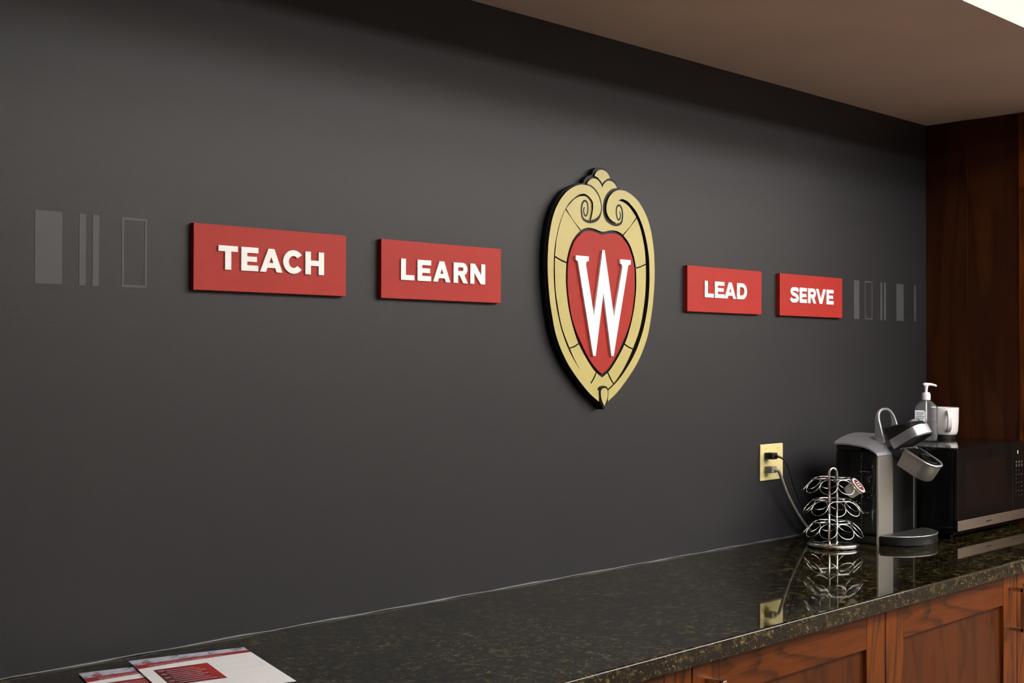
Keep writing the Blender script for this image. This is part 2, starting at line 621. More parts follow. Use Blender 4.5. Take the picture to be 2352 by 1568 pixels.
def glyph(ch, w_, h=0.0474, s=0.0138, b=0.0113):
    if ch == 'T':
        return [[(0, h), (0, h - b), ((w_ - s) / 2, h - b), ((w_ - s) / 2, 0), ((w_ + s) / 2, 0), ((w_ + s) / 2, h - b), (w_, h - b), (w_, h)]]
    if ch == 'L':
        return [[(0, 0), (w_, 0), (w_, b), (s, b), (s, h), (0, h)]]
    if ch == 'E':
        mb_ = b * 0.92
        c = h * 0.5
        return [[(0, 0), (w_, 0), (w_, b), (s, b), (s, c - mb_ / 2), (w_ * 0.92, c - mb_ / 2), (w_ * 0.92, c + mb_ / 2), (s, c + mb_ / 2), (s, h - b), (w_, h - b), (w_, h), (0, h)]]
    if ch == 'H':
        return [[(0, 0), (s, 0), (s, h / 2 - b / 2), (w_ - s, h / 2 - b / 2), (w_ - s, 0), (w_, 0), (w_, h), (w_ - s, h), (w_ - s, h / 2 + b / 2), (s, h / 2 + b / 2), (s, h), (0, h)]]
    if ch == 'N':
        d = s * 1.05
        return [[(0, 0), (s * 0.92, 0), (s * 0.92, h * 0.56), (w_ - d, 0), (w_, 0), (w_, h), (w_ - s * 0.92, h), (w_ - s * 0.92, h * 0.44), (d, h), (0, h)]]
    if ch == 'A':
        t_ = s * 0.52
        c = w_ / 2
        k = (c - t_) / h                     # slope of the outer edge
        y0, y1 = h * 0.18, h * 0.18 + b * 0.9
        ft = s * 1.02

        def xi(y):
            return ft + k * y * 0.985
        ya = (c - ft) / (k * 0.985)
        outer = [(0, 0), (ft, 0), (xi(y0), y0), (w_ - xi(y0), y0), (w_ - ft, 0), (w_, 0), (c + t_, h), (c - t_, h)]
        hole = [(xi(y1), y1), (w_ - xi(y1), y1), (c, min(ya, h * 0.78))]
        return [outer, hole]
    if ch == 'V':
        ft = s * 1.04
        c = w_ / 2
        t_ = s * 0.52
        return [[(0, h), (ft, h), (c, h * 0.30), (w_ - ft, h), (w_, h), (c + t_, 0), (c - t_, 0)]]
    if ch == 'D':
        r_ = h / 2
        rx = min(w_ * 0.62, r_)
        o_ = [(0, 0)] + arc(w_ - rx, r_, rx, r_, -90, 90) + [(0, h)]
        i_ = [(s, b)] + arc(w_ - rx, r_, rx - s * 0.97, r_ - b, -90, 90) + [(s, h - b)]
        return [o_, i_]
    if ch == 'R':
        hb = h * 0.62
        r_ = hb / 2
        rx = min(w_ * 0.5, r_)
        cy = h - r_
        o_ = [(0, 0), (s, 0), (s, h - hb), (w_ * 0.42, h - hb), (w_ - s * 1.08, 0), (w_, 0), (w_ * 0.74, h - hb + 0.0022)] + arc(w_ * 0.97 - rx, cy, rx, r_, -62, 90) + [(0, h)]
        i_ = [(s, h - hb + b * 0.9)] + arc(w_ * 0.97 - rx, cy, rx - s * 0.94, r_ - b * 0.93, -90, 90, 10) + [(s, h - b)]
        return [o_, i_]
    if ch == 'C':
        o_ = arc(w_ * 0.53, h / 2, w_ * 0.53, h / 2 + 0.0006, 38, 322, 30)
        i_ = arc(w_ * 0.53, h / 2, w_ * 0.53 - s, h / 2 - b, 322 - 2, 38 + 2, 30)
        return [o_ + i_]
    if ch == 'S':
        hw, q = w_ / 2 - s / 2, b
        top, bot = h - q / 2, q / 2
        pts_ = [(w_ * 0.93, h * 0.735), (w_ * 0.80, h * 0.865), (w_ * 0.5, top), (w_ * 0.24, h * 0.845), (s / 2, h * 0.71), (w_ * 0.27, h * 0.575),
                (w_ * 0.55, h * 0.505), (w_ * 0.78, h * 0.42), (w_ - s / 2, h * 0.285), (w_ * 0.76, h * 0.15), (w_ * 0.48, bot), (w_ * 0.22, h * 0.125), (w_ * 0.05, h * 0.235)]
        L, Rr = stroke_outline(smooth_curve(pts_, 4), 0.0118)
        return [L + list(reversed(Rr))]


SW, ST = 0.3660, 0.0132
WORDS = [
    (1.2352, [('T', 1.2880, 1.3322), ('E', 1.3400, 1.3797), ('A', 1.3839, 1.4374), ('C', 1.4392, 1.4874), ('H', 1.4941, 1.5415)], 'red rectangular sign with raised white letters TEACH, leftmost on the wall'),
    (1.6972, [('L', 1.7509, 1.7896), ('E', 1.7987, 1.8392), ('A', 1.8454, 1.8978), ('R', 1.9079, 1.9525), ('N', 1.9605, 2.0082)], 'red rectangular sign with raised white letters LEARN, left of the crest'),
    (2.7945, [('L', 2.8721, 2.9141), ('E', 2.9205, 2.9666), ('A', 2.9677, 3.0240), ('D', 3.0296, 3.0800)], 'red rectangular sign with raised white letters LEAD, right of the crest'),
    (3.2592, [('S', 3.3131, 3.3609), ('E', 3.3659, 3.4069), ('R', 3.4146, 3.4608), ('V', 3.4608, 3.5186), ('E', 3.5239, 3.5665)], 'red rectangular sign with raised white letters SERVE, rightmost on the wall'),
]
for x0, letters, lb in WORDS:
    t = thing('word_sign', lb, 'sign', (x0 + SW / 2, 0, ZB), 'red word signs on the charcoal wall')
    MB().box(x0, x0 + SW, -0.0001, -ST, ZB, ZT).build('board', 'sign_red', t, bevel=0.0006)
    for ch, a, b_ in letters:
        curve_prism(glyph(ch, b_ - a), -ST, -ST - 0.0032, a, E(0.1695)).build('letter', 'letter_white', t)

# ------------------------------------------------------------------ crest
CX = 2.4228
Y0, Y1, Y2, YW = -0.016, -0.0205, -0.0255, -0.0265
crest = thing('wall_crest', 'gold framed crest with a white W on a red heart shield', 'crest', (CX, 0, E(-0.14)))
RO = [(0.0563, 0.4381), (0.0698, 0.4394), (0.0879, 0.4385), (0.1108, 0.4317), (0.1339, 0.4204), (0.1525, 0.4056), (0.169, 0.3875), (0.1831, 0.3661), (0.1939, 0.3412), (0.201, 0.316), (0.2065, 0.2875), (0.2091, 0.2600), (0.2102, 0.2298), (0.209, 0.1965), (0.2056, 0.163), (0.2004, 0.1296), (0.1926, 0.0962), (0.1845, 0.066), (0.1729, 0.038), (0.1557, 0.008), (0.1338, -0.0217), (0.1073, -0.0496), (0.0787, -0.0756), (0.0504, -0.0982), (0.0179, -0.1181)]
SC = [(0.0563, 0.4381), (0.0385, 0.4308), (0.023, 0.4177), (0.0142, 0.4023), (0.0109, 0.3875), (0.0131, 0.3746), (0.0209, 0.3636), (0.0342, 0.3552), (0.0498, 0.3505)]
SI = [(0.0498, 0.3505), (0.0453, 0.3641), (0.0412, 0.3813), (0.0419, 0.396), (0.0474, 0.4038), (0.0586, 0.4114), (0.0744, 0.4165)]
RI = [(0.0744, 0.4165), (0.0948, 0.4125), (0.1108, 0.4035), (0.1293, 0.3902), (0.1432, 0.3749), (0.1573, 0.3536), (0.169, 0.3289), (0.1785, 0.3005), (0.1835, 0.280), (0.1866, 0.2600), (0.1882, 0.2309), (0.1884, 0.2), (0.185, 0.1623), (0.1795, 0.129), (0.1705, 0.0957), (0.1605, 0.0678), (0.1483, 0.0425), (0.1337, 0.0170), (0.112, -0.0115), (0.0857, -0.0396), (0.0597, -0.0625), (0.0363, -0.079), (0.0178, -0.0899)]
RPE = [(0.0859, 0.4091), (0.1064, 0.4005), (0.1249, 0.3857), (0.1364, 0.3747), (0.1458, 0.3615), (0.1551, 0.3442), (0.164, 0.322), (0.1725, 0.2944), (0.1772, 0.2615), (0.1791, 0.2285), (0.1781, 0.1953), (0.1753, 0.1621), (0.1689, 0.1288), (0.1600, 0.0940), (0.1482, 0.0629), (0.1288, 0.0283), (0.1071, -0.0061), (0.0786, -0.0417), (0.0456, -0.0721), (0.0189, -0.087), (0.0, -0.092)]
HEART = [(0, 0.317), (0.0105, 0.3182), (0.0245, 0.3215), (0.042, 0.323), (0.059, 0.3222), (0.075, 0.3175), (0.0905, 0.307), (0.1045, 0.2945), (0.1163, 0.275), (0.1255, 0.2535), (0.1308, 0.23), (0.132, 0.2098), (0.1316, 0.177), (0.1275, 0.148), (0.1203, 0.1135), (0.1115, 0.088), (0.0975, 0.06), (0.0808, 0.034), (0.0619, 0.0075), (0.0417, -0.0155), (0.0213, -0.034), (0, -0.0464)]
HOLE = [(0, 0.3245), (0.012, 0.326), (0.0275, 0.3295), (0.045, 0.3311), (0.062, 0.33), (0.079, 0.324), (0.096, 0.3125), (0.109, 0.3), (0.119, 0.286), (0.1297, 0.263), (0.136, 0.24), (0.1385, 0.21), (0.138, 0.18), (0.1338, 0.149), (0.1278, 0.12), (0.118, 0.0895), (0.1045, 0.0568), (0.0905, 0.0318), (0.073, 0.008), (0.0515, -0.017), (0.031, -0.037), (0.015, -0.0475), (0, -0.0555)]
WPTS = [(-0.1078, 0.2562), (-0.0585, 0.2562), (-0.0585, 0.2443), (-0.0645, 0.2436), (-0.0685, 0.2405), (-0.0694, 0.2345), (-0.0380, 0.1035), (-0.0052, 0.2764), (0.0028, 0.2764), (0.0405, 0.1025), (0.0738, 0.2345), (0.0728, 0.2410), (0.0700, 0.2436), (0.0653, 0.2445), (0.0653, 0.2560), (0.1085, 0.2560), (0.1085, 0.2445), (0.1020, 0.2436), (0.0985, 0.2405), (0.0965, 0.2345), (0.0392, 0.0003), (0.0306, 0.0003), (-0.0016, 0.1652), (-0.0315, 0.0005), (-0.0412, 0.0005), (-0.0984, 0.2345), (-0.0998, 0.2405), (-0.1030, 0.2436), (-0.1078, 0.2445)]


def mir(p):
    return [(-x, z) for x, z in reversed(p)]


# black backing following the outline
bo = [(0.0, 0.4935), (0.0175, 0.4905), (0.0300, 0.4820), (0.0365, 0.4705), (0.0540, 0.4640), (0.0660, 0.4535), (0.0700, 0.4455), (0.0890, 0.4425)]
tail = []
for i in range(4, len(RO)):
    a, b_ = RO[i - 1], RO[min(i + 1, len(RO) - 1)]
    tx, tz = b_[0] - a[0], b_[1] - a[1]
    q = math.hypot(tx, tz)
    tail.append((RO[i][0] - tz / q * 0.0035, RO[i][1] + tx / q * 0.0035))
half = smooth_curve(bo, 4)[:-1] + smooth_curve([bo[-1]] + tail, 3) + [(0.012, -0.126), (0.0, -0.1385)]
half2 = half[1:-1]
curve_prism([half + mir(half2)], -0.0001, Y0, CX, EYE).build('back_plate', 'crest_black', crest)
# raised rim halves ending in scrolls
rim = smooth_curve(list(reversed(RO)), 5)[:-1] + smooth_curve(SC, 7)[:-1] + smooth_curve(SI, 7)[:-1] + smooth_curve(RI, 5)
for pl in (rim, mir(rim)):
    curve_prism([pl], Y0, Y2, CX, EYE).build('rim', 'crest_gold', crest)
# inlaid gold panels between rim and shield
OUT, INN = smooth_curve(RPE, 8), smooth_curve(HOLE, 8)


def near(curve, p):
    return min(range(len(curve)), key=lambda i: (curve[i][0] - p[0]) ** 2 + (curve[i][1] - p[1]) ** 2)


def trim(curve, i0, i1, g0, g1):
    seg_ = curve[i0:i1 + 1]
    for g_, rev in ((g0, False), (g1, True)):
        s_ = list(reversed(seg_)) if rev else list(seg_)
        d = 0
        k = 0
        while k < len(s_) - 1 and g_ > 0:
            st = math.dist(s_[k], s_[k + 1])
            if d + st >= g_:
                f = (g_ - d) / st
                s_ = [tuple(a + (b_ - a) * f for a, b_ in zip(s_[k], s_[k + 1]))] + s_[k + 1:]
                break
            d += st
            k += 1
        seg_ = list(reversed(s_)) if rev else s_
    return seg_


DIV = [((0.1409, 0.3735), (0.0840, 0.3228), -0.003), ((0.1805, 0.2486), (0.1375, 0.2372), -0.003), ((0.1316, 0.0150), (0.0910, 0.0318), -0.003), ((0.0500, -0.0752), (0.0230, -0.0450), -0.002)]
G = 0.0019
for i in range(3):
    (o0, i0, s0), (o1, i1, s1) = DIV[i], DIV[i + 1]
    so = trim(OUT, near(OUT, o0), near(OUT, o1), G, G)
    si = trim(INN, near(INN, i0), near(INN, i1), G, G)
    m0 = ((so[0][0] + si[0][0]) / 2 + s0 * 0.3, (so[0][1] + si[0][1]) / 2 + s0 * 0.5)
    m1 = ((so[-1][0] + si[-1][0]) / 2 + s1 * 0.3, (so[-1][1] + si[-1][1]) / 2 + s1 * 0.5)
    poly = so + [m1] + list(reversed(si)) + [m0]
    for pl in (poly, mir(poly)):
        curve_prism([pl], Y0, Y1, CX, EYE).build('panel', 'crest_gold', crest)
so = trim(OUT, near(OUT, DIV[3][0]), len(OUT) - 1, G, 0)
si = trim(INN, near(INN, DIV[3][1]), len(INN) - 1, G, 0)
m3 = ((so[0][0] + si[0][0]) / 2 - 0.0015, (so[0][1] + si[0][1]) / 2 - 0.0012)
curve_prism([so + mir(so[:-1]) + [(-m3[0], m3[1])] + mir(list(reversed(si)))[0:-1] + list(reversed(si)) + [m3]], Y0, Y1, CX, EYE).build('panel', 'crest_gold', crest)
# top field with the two lower lobes
ft = trim(INN, 0, near(INN, DIV[0][1]), 0, G)
fo = list(reversed(trim(OUT, 0, near(OUT, DIV[0][0]), 0, G)))
dm = ((ft[-1][0] + fo[0][0]) / 2 + 0.003, (ft[-1][1] + fo[0][1]) / 2 - 0.001)
lobe = smooth_curve([(0.0590, 0.4445), (0.0545, 0.4500), (0.0490, 0.4545), (0.0400, 0.4592), (0.0275, 0.4606), (0.0165, 0.4578), (0.0065, 0.4500), (0.0020, 0.4440), (0.0, 0.4385)], 4)
hf = ft + [dm] + fo + [(0.068, 0.412), (0.052, 0.409), (0.036, 0.412), (0.045, 0.428)] + lobe
curve_prism([hf[1:-1] + mir(hf)], Y0, Y1, CX, EYE).build('top_field', 'crest_gold', crest)
tl = smooth_curve([(0.0, 0.4490), (0.0045, 0.4545), (0.0125, 0.4605), (0.0215, 0.4655), (0.0300, 0.4668)], 3) + smooth_curve([(0.0285, 0.4715), (0.0235, 0.4775), (0.0145, 0.4835), (0.0, 0.4865)], 4)
curve_prism([tl + mir(tl[1:-1])], Y0, Y1, CX, EYE).build('finial', 'crest_gold', crest)
# engraved scroll lines
sc_line = [(0.0600, 0.4425), (0.0410, 0.4362), (0.0241, 0.4243), (0.0125, 0.4090), (0.0078, 0.3940), (0.0075, 0.3805), (0.0110, 0.3680), (0.0195, 0.3570), (0.0335, 0.3500), (0.0487, 0.3466), (0.0630, 0.3478), (0.0758, 0.3540), (0.0802, 0.3660), (0.0808, 0.3790), (0.0770, 0.3925), (0.0680, 0.3995), (0.0585, 0.3945), (0.0560, 0.3800), (0.0592, 0.3660), (0.0650, 0.3605), (0.0710, 0.3660), (0.0722, 0.3767), (0.0682, 0.3830)]
sc_w = [0.004, 0.0085, 0.0105, 0.0108, 0.0105, 0.0105, 0.0105, 0.010, 0.0085, 0.0075, 0.0068, 0.0062, 0.0056, 0.0054, 0.0054, 0.0052, 0.0048, 0.0046, 0.0046, 0.0044, 0.0042, 0.0038, 0.0022]
pts3 = smooth_curve([(x, z, w_) for (x, z), w_ in zip(sc_line, sc_w)], 4)
for sg in (1, -1):
    stroke_mesh([(sg * x, z) for x, z, _ in pts3], [w_ for _, _, w_ in pts3], Y1 + 0.001, Y1 - 0.0004, CX, EYE).build('scroll_line', 'crest_black', crest)
# red shield, white letter and the drop at the foot
hs = smooth_curve(HEART, 4)
curve_prism([hs + mir(hs[1:-1])], Y0, Y1, CX, EYE).build('shield', 'crest_red', crest)
curve_prism([WPTS], Y1, YW, CX, EYE).build('letter', 'letter_white', crest)
dr = smooth_curve([(0.0, -0.0828), (0.0085, -0.0850), (0.0135, -0.0920), (0.0130, -0.1035), (0.0088, -0.1160), (0.0, -0.1300)], 5)
drb = smooth_curve([(0.0, -0.0770), (0.0125, -0.0800), (0.0185, -0.0900), (0.0180, -0.1040), (0.0135, -0.1180), (0.0, -0.1385)], 5)
curve_prism([drb + mir(drb[1:-1])], Y0, Y2 - 0.0006, CX, EYE).build('drop_surround', 'crest_black', crest)
curve_prism([dr + mir(dr[1:-1])], Y2 - 0.0006, Y2 - 0.003, CX, EYE).build('drop', 'crest_gold', crest)

# side faces of the gold pieces take a gold darkened to imitate shade
for o in crest.children:
    if o.data.materials[0].name == 'crest_gold':
        o.data.materials.append(MATS['crest_gold_shaded'])
        for p in o.data.polygons:
            if abs(p.normal.y) < 0.5:
                p.material_index = 1

# ------------------------------------------------------------------ outlet and cords
ox0, ox1, oz0, oz1 = 3.1660, 3.2880, E(-0.3785), E(-0.2675)
t = thing('outlet_plate', 'ivory double wall outlet plate beside the coffee maker', 'outlet', ((ox0 + ox1) / 2, 0, oz0))
MB().box(ox0, ox1, -0.0001, -0.006, oz0, oz1).build('plate', 'ivory_plastic', t, bevel=0.003, seg=3)
for z in (E(-0.3035), E(-0.3435)):
    MB().prism([(0.0165 * math.cos(a) * (1 if abs(math.cos(a)) < 0.8 else 0.95), 0.014 * math.sin(a)) for a in [2 * math.pi * i / 24 for i in range(24)]], (3.1965, -0.006, z), (1, 0, 0), (0, 0, 1), (0, -1, 0), 0.0, 0.0018).build('socket', 'ivory_plastic', t)
for x in (3.1965, 3.2575):
    for dz in (-0.0415, 0.0415):
        mb = MB()
        mb.prism([(0.003 * math.cos(2 * math.pi * i / 12), 0.003 * math.sin(2 * math.pi * i / 12)) for i in range(12)], (x, -0.0059, (oz0 + oz1) / 2 + dz), (1, 0, 0), (0, 0, 1), (0, -1, 0), 0, 0.001)
        mb.build('screw', 'ivory_plastic', t)


def cord(name, label, z, mat, path, rad, plug_poly, length):
    t_ = thing(name, label, 'power cord', (3.1965, -0.0079, z))
    mb_ = MB()
    mb_.prism(plug_poly, (3.1965, -0.0079, z), (1, 0, 0), (0, 0, 1), (0, -1, 0), 0, length * 0.55)
    mb_.build('plug', mat, t_, bevel=0.003, seg=3)
    mb2 = MB()
    sm = smooth_curve(path, 6)
    mb2.tube(sm, [rad * 1.9 - rad * 0.9 * min(1, i / 8) for i in range(len(sm))], 10)
    mb2.build('cable', mat, t_, smooth=True)


rr_ = [(-0.014, -0.010), (0.014, -0.010), (0.014, 0.010), (-0.014, 0.010)]
cord('power_cord', 'black power cord plugged into the upper socket of the ivory outlet', E(-0.3020), 'black_plastic',
     [(3.1965, -0.022, E(-0.302)), (3.2010, -0.046, E(-0.3035)), (3.224, -0.052, E(-0.315)), (3.262, -0.046, E(-0.350)), (3.300, -0.040, E(-0.405)), (3.345, -0.035, E(-0.460)), (3.385, -0.035, E(-0.505)), (3.43, -0.045, E(ZK) + 0.0045), (3.455, -0.075, E(ZK) + 0.0042), (3.462, -0.12, E(ZK) + 0.0042)], 0.0034, rr_, 0.055)
cord('power_cord', 'grey power cord plugged into the lower socket of the ivory outlet', E(-0.3435), 'grey_cord',
     [(3.1965, -0.022, E(-0.3435)), (3.200, -0.036, E(-0.344)), (3.212, -0.040, E(-0.349)), (3.230, -0.040, E(-0.376)), (3.262, -0.038, E(-0.421)), (3.310, -0.036, E(-0.474)), (3.372, -0.034, E(-0.529)), (3.43, -0.030, E(ZK) + 0.0062), (3.52, -0.022, E(ZK) + 0.0052), (3.66, -0.020, E(ZK) + 0.0052)], 0.0048, rr_, 0.050)

# ------------------------------------------------------------------ brochures
ZKT = E(ZK)


def brochure(tlx, tly, rot, z0, label, pages):
    t_ = thing('brochure', label, 'brochure', (tlx, tly, z0), 'printed brochures on the worktop')
    ex = Vector((math.cos(rot), math.sin(rot), 0))
    ey = Vector((math.sin(rot), -math.cos(rot), 0))      # down the page
    o_ = Vector((tlx, tly, 0))
    W_, H_ = 0.216, 0.279

    def quad(mb_, poly, za, zb):
        mb_.prism(poly, o_, ex, ey, (0, 0, 1), za, zb)
        return mb_
    for k in range(pages):
        d = 0.0009 * k
        quad(MB(), [(d, 0.001 * k), (W_ + d * 0.5, 0.0005 * k), (W_ + d, H_), (d, H_)], z0 + 0.00045 * (pages - 1 - k), z0 + 0.00045 * (pages - k) - 0.00003).build('page', 'paper', t_)
    zt = z0 + 0.00045 * pages

    def wave(u, base, amp):
        return base + amp * (1 - u / W_) ** 1.6
    N = 16
    us = [W_ * i / N for i in range(N + 1)]
    top = [(u, 0.0) for u in us]
    mid = [(u, wave(u, 0.026, 0.016)) for u in us]
    low = [(u, wave(u, 0.044, 0.026)) for u in us]
    quad(MB(), top + list(reversed(mid)), zt, zt + 0.00005).build('cover_photo', 'landscape_print', t_)
    ban = quad(MB(), mid + list(reversed(low)), zt, zt + 0.00006).build('banner', 'banner_red', t_)
    ORG[ban.name] = ORG[t_.name]

    def put_text(body, size, u, v, slope, mat, par, name='printed_text'):
        vs_, fs = text_mesh(body, size)
        mb_ = MB()
        mb_.add([o_ + ex * (u + p[0]) + ey * (v - p[1] - slope * p[0]) + Vector((0, 0, zt + 0.00013)) for p in vs_], fs)
        mb_.build(name, mat, par)
    put_text('Indigenous Food Systems Resilience Project:', 0.0078, 0.022, 0.0535, 0.085, 'print_white', ban)
    put_text('A Letter to Our Visitors in 2022', 0.0078, 0.024, 0.0610, 0.085, 'print_white', ban)
    rb = quad(MB(), [(0.022, 0.090), (0.121, 0.084), (0.121, 0.205), (0.022, 0.205)], zt, zt + 0.00006).build('text_box', 'red_gradient_print', t_)
    for k in range(8):
        v = 0.104 + 0.0125 * k
        mb_ = MB()
        if k % 2 == 0:
            quad(mb_, [(0.027, v - 0.002), (0.037, v - 0.002), (0.037, v + 0.0015), (0.027, v + 0.0015)], zt + 0.0001, zt + 0.00013)
        ln = 0.052 + 0.018 * ((k * 37) % 5) / 5
        quad(mb_, [(0.040, v), (0.040 + ln, v - 0.003), (0.040 + ln, v - 0.001), (0.040, v + 0.0018)], zt + 0.0001, zt + 0.00013)
        mb_.build('text_line', 'print_grey', rb)
    fr = MB()
    a, b_, c, d, q = 0.130, 0.205, 0.108, 0.150, 0.0004
    for pl in ([(a, c), (b_, c), (b_, c + q), (a, c + q)], [(a, d - q), (b_, d - q), (b_, d), (a, d)], [(a, c), (a + q, c), (a + q, d), (a, d)], [(b_ - q, c), (b_, c), (b_, d), (b_ - q, d)]):
        quad(fr, pl, zt, zt + 0.00006)
    fr.build('outline_box', 'print_grey', t_)
    # small circular mark printed above the banner
    vs_, fs = text_mesh('W', 0.010)
    mk = MB()
    mk.prism([(0.0075 * math.cos(2 * math.pi * i / 24), 0.0075 * math.sin(2 * math.pi * i / 24)) for i in range(24)], o_ + ex * 0.026 + ey * 0.0255, ex, ey, (0, 0, 1), zt + 0.00008, zt + 0.00012)
    mk.build('round_mark', 'banner_red', t_)
    mk = MB()
    mk.add([o_ + ex * (0.021 + p[0]) + ey * (0.029 - p[1]) + Vector((0, 0, zt + 0.00018)) for p in vs_], fs)
    mk.build('printed_text', 'print_white', t_)


brochure(0.985, -0.062, R(-14.5), ZKT + 0.0002, 'red and white brochure lying lower, half covered by another brochure', 6)
brochure(1.086, -0.049, R(-14.3), ZKT + 0.0034, 'red and white brochure lying on top, nearest the granite edge', 4)

# ------------------------------------------------------------------ coffee pod rack
RC = Vector((3.254, -0.201, ZKT))
rack = thing('pod_rack', 'chrome wire carousel rack for coffee pods with three tiers', 'rack', RC)
MB().lathe(RC, [(0.0, 0.0), (0.070, 0.0), (0.0750, 0.0025), (0.0765, 0.0075), (0.0745, 0.0125), (0.067, 0.0150), (0.0, 0.0175)], 56).build('base', 'chrome', rack, auto=50)
# hairpin post whose two rods stand side by side along the wall direction
rod = []
for i in range(13):
    a = math.pi * i / 12
    rod.append((RC.x - 0.0125 * math.cos(a), RC.y + 0.0056 * math.cos(a), ZKT + 0.216 + 0.0165 * math.sin(a)))
path = [(rod[0][0], rod[0][1], ZKT + 0.012)] + rod + [(rod[-1][0], rod[-1][1], ZKT + 0.012)]
MB().tube(path, 0.0036, 10).build('post', 'chrome', rack, smooth=True)
TIERS = [(0.2030, R(-10)), (0.1392, R(8.5)), (0.0737, R(-11))]
view = math.atan2(-2.154 - RC.y, 0 - RC.x)              # azimuth from the rack toward the middle of the room
NL = 9
LR, TILT = 0.0254, R(50)
POD = None
for ti, (zt, ph) in enumerate(TIERS):
    rg = 0.0552
    ring = MB()
    ring.tube([(RC.x + rg * math.cos(2 * math.pi * i / 48), RC.y + rg * math.sin(2 * math.pi * i / 48), ZKT + zt) for i in range(48)], 0.0013, 6, closed=True)
    rp = ring.build('ring', 'chrome', rack, smooth=True)
    for sg in (1, -1):
        q = math.atan2(-0.0056 * sg, 0.0125 * sg)
        MB().tube([(RC.x + 0.0125 * sg, RC.y - 0.0056 * sg, ZKT + zt - 0.0005), (RC.x + rg * math.cos(q), RC.y + rg * math.sin(q), ZKT + zt)], 0.0012, 6).build('spoke', 'chrome', rp, smooth=True)
    for k in range(NL):
        a = view + ph + 2 * math.pi * k / NL
        er = Vector((math.cos(a), math.sin(a), 0))
        et = Vector((-math.sin(a), math.cos(a), 0))
        dn = er * math.cos(TILT) + Vector((0, 0, -1)) * math.sin(TILT)
        c0 = RC + er * (rg + 0.0008) + Vector((0, 0, zt - 0.001)) + dn * LR
        lp = MB()
        lp.tube([c0 + (et * math.cos(2 * math.pi * i / 28) - dn * math.sin(2 * math.pi * i / 28)) * LR for i in range(28)], 0.0012, 6, closed=True)
        lp.build('pod_loop', 'chrome', rack, smooth=True)
        if ti == 0 and k == 2:
            POD = (c0, er * math.sin(TILT) + Vector((0, 0, 1)) * math.cos(TILT), et, dn)

# the one coffee pod left in the rack
c0, ax, et, dn = POD
pod = thing('coffee_pod', 'white coffee pod with dark red lid in the top tier of the rack', 'coffee pod', c0 - ax * 0.034)


def podring(r_, h_):
    return [c0 + ax * h_ + (et * math.cos(2 * math.pi * i / 36) + dn * math.sin(2 * math.pi * i / 36)) * r_ for i in range(36)]


MB().loft([podring(0.0160, -0.034), (podring(0.0182, -0.0325)), podring(0.0195, -0.029), podring(0.0226, 0.0020), podring(0.0226, 0.0045)]).build('cup', 'pod_white', pod, auto=40)
MB().loft([podring(0.0226, 0.0042), podring(0.0256, 0.0045), podring(0.0260, 0.0058), podring(0.0256, 0.0070), podring(0.0226, 0.0074)]).build('rim', 'pod_foil', pod, auto=40)
lid = MB().loft([podring(0.0195, 0.0072), podring(0.0195, 0.0078)]).build('lid_print', 'pod_print', pod)
for k, (o1, wd) in enumerate(((-0.008, 0.018), (-0.001, 0.024), (0.006, 0.021))):
    mb = MB()
    mb.prism([(-wd / 2, o1 - 0.0017), (wd / 2, o1 - 0.0017), (wd / 2, o1 + 0.0017), (-wd / 2, o1 + 0.0017)], c0 + ax * 0.0079, et, dn, ax, 0, 0.0002)
    mb.build('lid_mark', 'pod_foil', lid)

# ------------------------------------------------------------------ coffee maker
KX = 3.492                                             # middle of the brewing head
km = thing('coffee_maker', 'silver and black single cup coffee maker with its lid raised', 'coffee maker', (3.497, -0.25, ZKT))
ZB0 = ZKT
# water tank on the left
MB().box(3.3685, 3.4530, -0.1400, -0.2765, ZB0 + 0.026, E(-0.2840)).build('water_tank', 'tank_plastic', km, bevel=0.008, seg=3)
MB().box(3.3760, 3.4500, -0.1450, -0.1700, ZB0 + 0.03, E(-0.2860)).build('tank_back', 'black_satin', km)
MB().box(3.4050, 3.4500, -0.1705, -0.2700, ZB0 + 0.03, E(-0.2860)).build('tank_core', 'dark_grey_plastic', km, bevel=0.003)
tankw = MB().box(3.3715, 3.4045, -0.1715, -0.2590, ZB0 + 0.031, E(-0.4600))
tankw.build('water', 'gel', km)
MB().box(3.3690, 3.4560, -0.1400, -0.2765, ZB0, ZB0 + 0.0255).build('tank_foot', 'black_satin', km, bevel=0.004)
bd = MB()
MB().box(3.3682, 3.3700, -0.2285, -0.2300, ZB0 + 0.03, E(-0.2880)).build('tank_seam', 'tank_edge', km)
for k in range(26):
    y, z = random.uniform(-0.270, -0.205), E(random.uniform(-0.50, -0.30))
    r_ = random.uniform(0.0004, 0.0012)
    n_ = 8
    bd.loft([[(3.3684 - r_ * math.sin(f) * 0.6, y + r_ * math.cos(f) * math.cos(2 * math.pi * j / n_), z + r_ * math.cos(f) * math.sin(2 * math.pi * j / n_)) for j in range(n_)] for f in (0, 0.5, 1.0, 1.45)])
bd.build('water_beads', 'water_bead', km, smooth=True, kind='stuff')
MB().box(3.3700, 3.4520, -0.1420, -0.2250, E(-0.2845), E(-0.2700)).build('tank_lid', 'black_satin', km, bevel=0.003)
# silver housing: crowned roof and front column
NX, NY = 14, 22
ys = [-0.1385 - 0.1455 * j / NY for j in range(NY + 1)]
EDGE = [(0.0, -0.2625), (0.32, -0.2632), (0.67, -0.2685), (0.80, -0.2735), (0.90, -0.2805), (0.97, -0.2875), (1.0, -0.2930)]


def roof_z(x, y):
    f = min(max((-y - 0.135) / 0.149, 0), 1)
    for (f0, z0), (f1, z1) in zip(EDGE, EDGE[1:]):
        if f <= f1:
            z = z0 + (z1 - z0) * (f - f0) / (f1 - f0)
            break
    u = min(max((x - 3.364) / (3.631 - 3.364), 0), 1)
    return E(z) + 0.025 * math.sin(math.pi * u) ** 0.8 * (1 - f ** 3)


